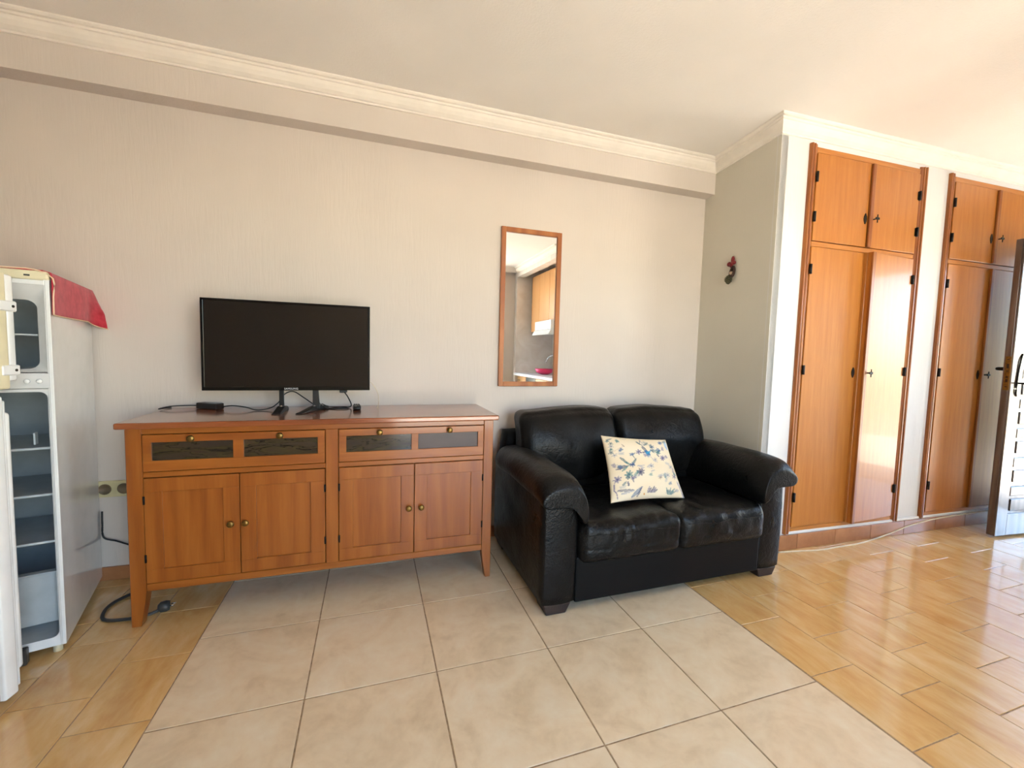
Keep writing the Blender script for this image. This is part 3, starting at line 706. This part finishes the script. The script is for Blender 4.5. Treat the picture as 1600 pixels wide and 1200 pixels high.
# ------------------------------------------------------------------ entrance door leaf, opened against the wardrobe
dl = struct(empty('door_1', (4.790, -.895, 0), math.atan2(-.10, .995)), 'dark wooden entrance door standing open, with raised panels and black ironwork')
box('leaf', (0, -.036, .014), (.86, 0, 2.052), M['door_wood'], dl, .003)
for n_, a, b in (('stile', (0, -.048, .014), (.105, -.036, 2.052)), ('stile', (.755, -.048, .014), (.86, -.036, 2.052)), ('rail', (.106, -.046, .014), (.754, -.036, .165)), ('rail', (.106, -.046, 1.93), (.754, -.036, 2.052))):
    box(n_, a, b, M['door_wood'], dl, .003)
z = .185
while z < 1.86:
    for c in range(3): box('raised_block', (.128+.2*c, -.045, z), (.128+.2*c+.165, -.036, z+.085), M['door_wood'], dl, .004)
    box('cross_bar', (.106, -.050, z+.11), (.754, -.036, z+.175), M['door_wood'], dl, .005)
    z += .205
fp = box('lock_faceplate', (-.0022, -.040, 1.035), (0, -.010, 1.265), M['brass'], dl, .0008)
for hz, hh in ((1.06, .006), (1.10, .02), (1.125, .012), (1.165, .006), (1.20, .03), (1.245, .006)):
    box('lock_slot', (-.003, -.031, hz-hh/2), (-.0022, -.019, hz+hh/2), M['hole'], fp)
hp = tube('handle_plate', [(.060, -.050, .995), (.048, -.053, 1.03), (.052, -.052, 1.14), (.064, -.053, 1.24), (.082, -.050, 1.285)], .0045, M['iron'], dl)
tube('handle_lever', [(.056, -.050, 1.085), (.056, -.085, 1.085), (.09, -.095, 1.085), (.17, -.095, 1.08)], .006, M['iron'], hp)
tube('rear_lever', [(.055, .0, 1.18), (.055, .055, 1.18), (.09, .062, 1.18), (.15, .062, 1.175)], .012, M['iron'], dl)

# ------------------------------------------------------------------ refrigerator
fr = empty('refrigerator', (-.452, -.584, 0), math.radians(15.8), 'old white two-door refrigerator with both doors ajar at left', 'refrigerator')
FW, FD, FH = .55, .585, 1.45
boxes('body', [((-.016, .002, .032), (0, FD, FH-.03)), ((-FW, .002, .032), (-FW+.016, FD, FH-.03)), ((-FW+.016, FD-.02, .032), (-.016, FD, FH-.03)), ((-FW+.016, .03, .032), (-.016, FD-.02, .055))], M['enamel'], fr, .002)
box('top_panel', (-FW, 0, FH-.034), (0, FD, FH), M['cream'], fr, .008, 2)
def rrect(x0, x1, z0, z1, r, n=5):
    out = []
    for cx, cz, a0 in ((x1-r, z1-r, 0), (x0+r, z1-r, 90), (x0+r, z0+r, 180), (x1-r, z0+r, 270)):
        for k in range(n+1): a = math.radians(a0+90*k/n); out.append((cx+r*math.cos(a), cz+r*math.sin(a)))
    return out
def ring_face(name, outer, inner, mat, y0, y1, depth_in, depth_mat, parent):
    """front frame: outer rectangle, inner rounded opening, with a lining running back"""
    o4 = outer; r = rrect(*inner); n = len(r); bm = bmesh.new()
    q = []
    cx = (inner[0]+inner[1])/2; cz = (inner[2]+inner[3])/2
    x0, x1, z0, z1 = o4
    for px, pz in r:
        dx, dz = px-cx, pz-cz
        t = min((x1-cx)/dx if dx > 1e-6 else ((x0-cx)/dx if dx < -1e-6 else 1e9), (z1-cz)/dz if dz > 1e-6 else ((z0-cz)/dz if dz < -1e-6 else 1e9))
        q.append((cx+dx*t, cz+dz*t))
    q = [((x1 if k in (0, 3) else x0), (z1 if k < 2 else z0)) for k in range(4) for _ in range(6)]
    A = [bm.verts.new((p[0], y0, p[1])) for p in q]; B = [bm.verts.new((p[0], y1, p[1])) for p in r]
    for i in range(n): bm.faces.new((A[i], A[(i+1) % n], B[(i+1) % n], B[i]))
    # corners of the outer rectangle
    f = fin(name, bm, mat, parent, True)
    bm = bmesh.new(); C0 = [bm.verts.new((p[0], y1, p[1])) for p in r]; D0 = [bm.verts.new((cx+(p[0]-cx)*.97, depth_in, cz+(p[1]-cz)*.98)) for p in r]
    for i in range(n): bm.faces.new((C0[i], C0[(i+1) % n], D0[(i+1) % n], D0[i]))
    bm.faces.new(D0)
    return f, fin('compartment', bm, depth_mat, parent, True)
ring_face('freezer_surround', (-FW+.012, -.006, 1.083, 1.400), (-FW+.055, -.040, 1.094, 1.345, .03), M['liner'], .004, .030, .34, M['liner_grey'], fr)
box('freezer_shelf', (-FW+.06, .05, 1.216), (-.046, .32, 1.222), M['shelf'], fr, .001)
boxes('front_frame', [((-.012, 0, .032), (-.0, .012, FH-.034)), ((-FW, 0, .032), (-FW+.012, .012, FH-.034)), ((-FW+.012, 0, 1.399), (-.012, .012, FH-.034))], M['enamel'], fr, .002)
cp = box('control_panel', (-FW+.012, .001, 1.022), (-.006, .02, 1.080), M['liner'], fr, .003)
for kx in (-.036, -.067, -.12): lathe('dial', [(.008, 0), (.008, .006), (.0065, .010), (.002, .011)], (kx, .001, 1.050), (0, -1, 0), M['enamel'], cp)
ring_face('fridge_surround', (-FW+.010, -.006, .033, 1.021), (-FW+.03, -.020, .064, 1.010, .022), M['enamel'], .003, .010, .44, M['liner_grey'], fr)
for z in (.79, .61, .425): 
    sh = box('shelf', (-FW+.035, .06, z), (-.024, .42, z+.003), M['liner_grey'], fr)
    box('shelf_edge', (-FW+.035, .055, z-.003), (-.024, .062, z+.006), M['shelf'], sh, .002)
boxes('crisper_drawer', [((-FW+.04, .07, .10), (-.03, .08, .30)), ((-FW+.04, .06, .30), (-.03, .09, .306))], M['liner_grey'], fr, .002)
box('inner_bracket', (-.085, .10, .80), (-.080, .13, .845), M['shelf'], fr)
for x, y in ((-.03, .03), (-FW+.03, .03), (-.03, FD-.04), (-FW+.03, FD-.04)): cyl('foot', (x, y, 0), (0, 0, 1), .014, .033, M['cream'], fr, 12)
box('badge', (-.062, -.0008, 1.428), (-.047, 0, 1.434), M['grey_cable'], fr)
def fdoor(z0, z1, ang, mat, name):
    d = box(name, (0, -.052, z0), (FW, -.006, z1), mat, fr, .007, 3); d.location = (-FW, -.002, 0); d.rotation_euler = (0, 0, ang); smooth_by_angle(d, 40); return d
d1 = fdoor(.036, 1.020, math.radians(-25.5), M['enamel'], 'lower_door')
box('gasket', (.012, -.006, .055), (FW-.004, .004, 1.004), M['liner'], d1, .003)
o = box('door_liner', (.03, .003, .10), (FW-.012, .030, .965), M['enamel'], d1, .012, 3); smooth_by_angle(o, 40)
for zz, sx in ((.075, .020), (.18, .012), (.05, .03), (.31, .008)): box('rust_patch', (FW-.03-sx/2, -.0525, zz-.008), (FW-.03+sx/2, -.0515, zz+.012), M['rust'], d1)
d2 = fdoor(1.040, 1.412, math.radians(-22.5), M['cream'], 'freezer_door')
o = box('door_liner', (.03, -.008, 1.065), (FW-.002, .022, 1.405), M['enamel'], d2, .008, 3); smooth_by_angle(o, 40)
for zz in (1.10, 1.305):
    br = box('retainer_clip', (FW-.045, -.036, zz-.017), (FW+.003, .026, zz+.017), M['enamel'], d2, .004)
    cyl('screw', (FW+.003, .010, zz), (1, 0, 0), .0045, .0015, M['hole'], br, 10)
box('hinge_bracket', (-.122, -.030, .002), (-.098, -.002, .062), M['grey_cable'], fr, .003)

# red cloth over the top
def cloth():
    bm = bmesh.new(); NX, NY = 30, 34; g = {}
    for i in range(NX+1):
        for j in range(NY+1):
            a = i/NX; b = j/NY
            s = -.50+.66*a; y = .004+.600*b
            if y > .015: pass
            # over the edge at x=0 the cloth falls down the side
            if s < -.006: x, z = s, FH+.003
            elif s < .012:
                t = (s+.006)/.018*math.pi/2; x = -.006+.0115*math.sin(t); z = FH+.003-.0115*(1-math.cos(t))
            else:
                x = .0055+.004*math.sin(b*7+a*3); z = FH-.0085-(s-.012)*(1.0+.02*b)
                k = max(0, b-.80)/.20
                x += .055*k*k*min(1, (s-.012)/.08)
                z -= .030*k*min(1, (s-.012)/.1)
            if b > .9 and s > .012: x += .015*math.sin(a*20)*(b-.9)*6
            z += .0015*noise.noise(Vector((x*20, y*20, 2)))*(s < -.006)
            g[i, j] = bm.verts.new((x, y, max(z, 0)))
    for i in range(NX):
        for j in range(NY): bm.faces.new((g[i, j], g[i+1, j], g[i+1, j+1], g[i, j+1]))
    trim = [[tuple(g[i, 0].co) for i in range(0, NX+1, 3)], [tuple(g[NX, j].co) for j in range(0, NY+1, 2)]]
    c = empty('cloth', fr.location+Vector((0, 0, FH)), fr.rotation_euler.z, 'red cotton cloth draped over the refrigerator top', 'cloth')
    for v in bm.verts: v.co.z -= FH
    o = fin('fabric', bm, M['red_cloth'], c, True); md = o.modifiers.new('t', 'SOLIDIFY'); md.thickness = .0025; md.offset = 1
    for t in trim:
        tube('stitched_edge', [(p[0]+.002, p[1]-.001, p[2]-FH) for p in t], .0025, M['cloth_trim'], o, 6, 3)
cloth()

# ------------------------------------------------------------------ socket and cables by the fridge
so = base('wall_socket', (-.54, 0, .43), 'cream double power socket on wall between refrigerator and sideboard', 'socket')
part(so, box('plate', (-.635, -.012, .430), (-.475, -.001, .512), M['socket'], None, .003, 2))
for x in (-.592, -.515):
    r = part(so, lathe('outlet', [(.027, 0), (.027, .003), (.023, .003), (.022, -.007), (.0, -.007)], (x, -.0122, .471), (0, -1, 0), M['recess'], None, 20))
    for dx in (-.0095, .0095): subpart(r, cyl('pin_hole', (x+dx, -.0055, .471), (0, -1, 0), .003, .001, M['black_plastic'], None, 8))
    subpart(r, box('earth_clip', (x-.003, -.0142, .445), (x+.003, -.006, .450), M['brass']))
loose(tube('fridge_cable', [(-.607, -.012, .36), (-.604, -.02, .30), (-.600, -.02, .23), (-.55, -.018, .205), (-.50, -.018, .180), (-.40, -.018, .13), (-.30, -.018, .10)], .004, M['cable']), 'thin black cable running along wall behind the sideboard leg', 'cable')
loose(tube('floor_cable', [(-.20, -.10, .008), (-.33, -.16, .008), (-.42, -.20, .008), (-.462, -.29, .008), (-.43, -.395, .008), (-.34, -.42, .008), (-.27, -.41, .008), (-.235, -.39, .012)], .007, M['grey_cable']), 'thick grey cable looped on floor beside the sideboard leg', 'cable')
pg = base('cable_plug', (-.215, -.385, 0), 'grey plug lying on floor behind the front sideboard leg', 'plug')
part(pg, lathe('plug_body', [(.012, 0), (.022, .01), (.024, .03), (.020, .042), (.004, .044)], (-.238, -.39, .024), (1, .25, 0), M['grey_cable'], None, 14))
for k in (-1, 1): part(pg, cyl('pin', (-.196, -.378+k*.009, .024), (1, .25, 0), .0024, .018, M['steel'], None, 8))
wc = [wl_pt(s, d, z) for s, d, z in ((.16, -.03, .004), (.30, -.045, .004), (.45, -.065, .004), (.62, -.06, .004), (.80, -.055, .004), (.98, -.03, .004), (1.15, -.016, .02), (1.35, -.016, .06), (1.6, -.016, .085), (1.95, -.016, .095), (2.4, -.018, .10))]
loose(tube('white_cable', wc, .0045, M['white_cable']), 'pale cable running along the skirting below the wardrobes', 'cable')

# ------------------------------------------------------------------ festive ornament on the side wall
def ornament():
    c = Vector((2.955, -.325, 1.79)); n = Vector((-.994, .11, 0)); t = Vector((.11, .994, 0)) * -1    # t points to the right as seen
    def P(a, b, z): return Vector((0, 0, 0))+t*a+n*b+Vector((0, 0, z))
    w = empty('hanging_ornament', (2.9595, -.325, 1.715), 0, 'little pine cone ornament with red bow hanging on the side wall', 'ornament')
    bm = bmesh.new()
    for a, z, ra, rz in ((-.022, .120, .020, .016), (.010, .142, .014, .026), (.020, .122, .018, .014), (-.002, .112, .014, .020)):
        m4 = Matrix.Translation(P(a, .012, z)) @ Matrix(((n.x, t.x, 0, 0), (n.y, t.y, 0, 0), (0, 0, 1, 0), (0, 0, 0, 1))) @ Matrix.Diagonal((.010, ra, rz, 1))
        bmesh.ops.create_icosphere(bm, subdivisions=2, radius=1, matrix=m4)
    fin('bow', bm, plain('red_ribbon', (120, 14, 24), .6), w, True)
    tube('twig_ring', [P(.018, .012, .10), P(.030, .014, .075), P(.026, .016, .045), P(.008, .016, .035), (P(-.004, .016, .05)), P(.004, .014, .078), P(.018, .012, .10)], .009, plain('brown_twig', (58, 34, 24), .8), w)
    bm = bmesh.new(); bmesh.ops.create_icosphere(bm, subdivisions=2, radius=.013, matrix=Matrix.Translation(P(.010, .020, .055)))
    fin('wooden_bead', bm, plain('pale_bead', (196, 166, 140), .6), w, True)
    bm = bmesh.new()
    for k in range(46):
        f = k/46; a = k*2.4; r = .026*math.sin(math.pi*(.12+.8*f)); z = -.028+.05*f
        d = t*math.cos(a)+n*math.sin(a); p = P(-.004, .026, .02)+d*r*.8+Vector((0, 0, z-.002))
        bmesh.ops.create_cone(bm, cap_ends=True, segments=4, radius1=.007, radius2=.001, depth=.014, matrix=Matrix.Translation(p) @ Vector((0, 0, 1)).rotation_difference((d+Vector((0, 0, .3))).normalized()).to_matrix().to_4x4())
    bmesh.ops.create_icosphere(bm, subdivisions=1, radius=.018, matrix=Matrix.Translation(P(-.004, .026, .018)))
    fin('pine_cone', bm, plain('pine_cone_scales', (70, 66, 46), .8, var=.5, vscale=120), w)
ornament()

# ------------------------------------------------------------------ kitchen niche behind (seen in the mirror)
KY0, KY1 = -3.995, YC-.125
kb = base('kitchen_base_cabinet', (3.2, -3.2, 0), 'pale wood kitchen base cabinet under the white worktop', 'cabinet')
part(kb, box('body', (2.96, KY0, .08), (3.545, KY1, .855), M['lam']))
nd = 4; wdt = (KY1-KY0)/nd
for k in range(nd):
    d = part(kb, box('door', (2.942, KY0+wdt*k+.004, .10), (2.96, KY0+wdt*(k+1)-.004, .845), M['lam'] if k != 1 else M['black_plastic'], None, .003))
    subpart(d, box('handle', (2.925, KY0+wdt*k+.05, .78), (2.942, KY0+wdt*k+.15, .79), M['steel'], None, .002))
wt = box('kitchen_worktop', (2.87, KY0, .86), (3.545, KY1, .90), M['counter'], None, .006, 2); tag(wt, 'white kitchen worktop along the niche wall', 'worktop')
uc = base('kitchen_wall_cabinet', (3.35, -3.2, 1.56), 'tall pale wood wall cabinet beside the cooker hood', 'cabinet')
part(uc, boxes('body', [((3.135, -3.88, 1.56), (3.545, -3.56, 2.436)), ((3.135, -3.56, 1.70), (3.545, KY1, 2.436))], M['lam']))
part(uc, box('door', (3.117, -3.88, 1.56), (3.135, -3.562, 2.432), M['lam'], None, .003))
for k in range(3): part(uc, box('door', (3.117, -3.558+.39*k, 1.70), (3.135, -3.558+.39*(k+1)-.004, 2.432), M['lam'], None, .003))
ho = base('cooker_hood', (3.3, -3.2, 1.5), 'white cooker hood under the kitchen wall cabinet', 'hood')
part(ho, box('front_panel', (3.04, -3.52, 1.565), (3.54, -2.92, 1.695), M['enamel'], None, .004))
part(ho, prism('visor', [(3.00, 1.49), (3.54, 1.52), (3.54, 1.563), (3.04, 1.563)], 'y', -3.54, -2.90, M['enamel'], None, .004))
tp = base('kitchen_tap', (3.42, -3.60, .90), 'chrome kitchen tap with curved spout on worktop', 'tap')
part(tp, lathe('tap_base', [(.024, 0), (.024, .01), (.014, .02), (.013, .10)], (3.42, -3.45, .901), (0, 0, 1), M['steel']))
part(tp, tube('spout', [(3.42, -3.45, .99), (3.42, -3.45, 1.10), (3.40, -3.52, 1.19), (3.36, -3.68, 1.17), (3.34, -3.76, 1.08)], .010, M['steel']))
tag(lathe('dish_bowl', [(.05, 0), (.12, .03), (.15, .085), (.145, .085), (.11, .035), (.0, .012)], (3.18, -3.42, .901), (0, 0, 1), M['pink'], None, 24), 'bright pink plastic bowl on kitchen worktop', 'bowl')
for k in range(3):
    y = -3.62+.10*k; u = base('kitchen_utensil', (3.53, y, 1.15), ('black ladle', 'black slotted spoon', 'dark spatula')[k]+' hanging on kitchen wall under the hood', 'utensil', 'hanging kitchen utensils')
    part(u, cyl('handle', (3.53, y, 1.25), (0, 0, 1), .008, .26, M['black_plastic'], None, 8))
    part(u, soft('head', (.012, .032, .045), M['black_plastic'], None, 5, .4, loc=(3.52, y, 1.215)))
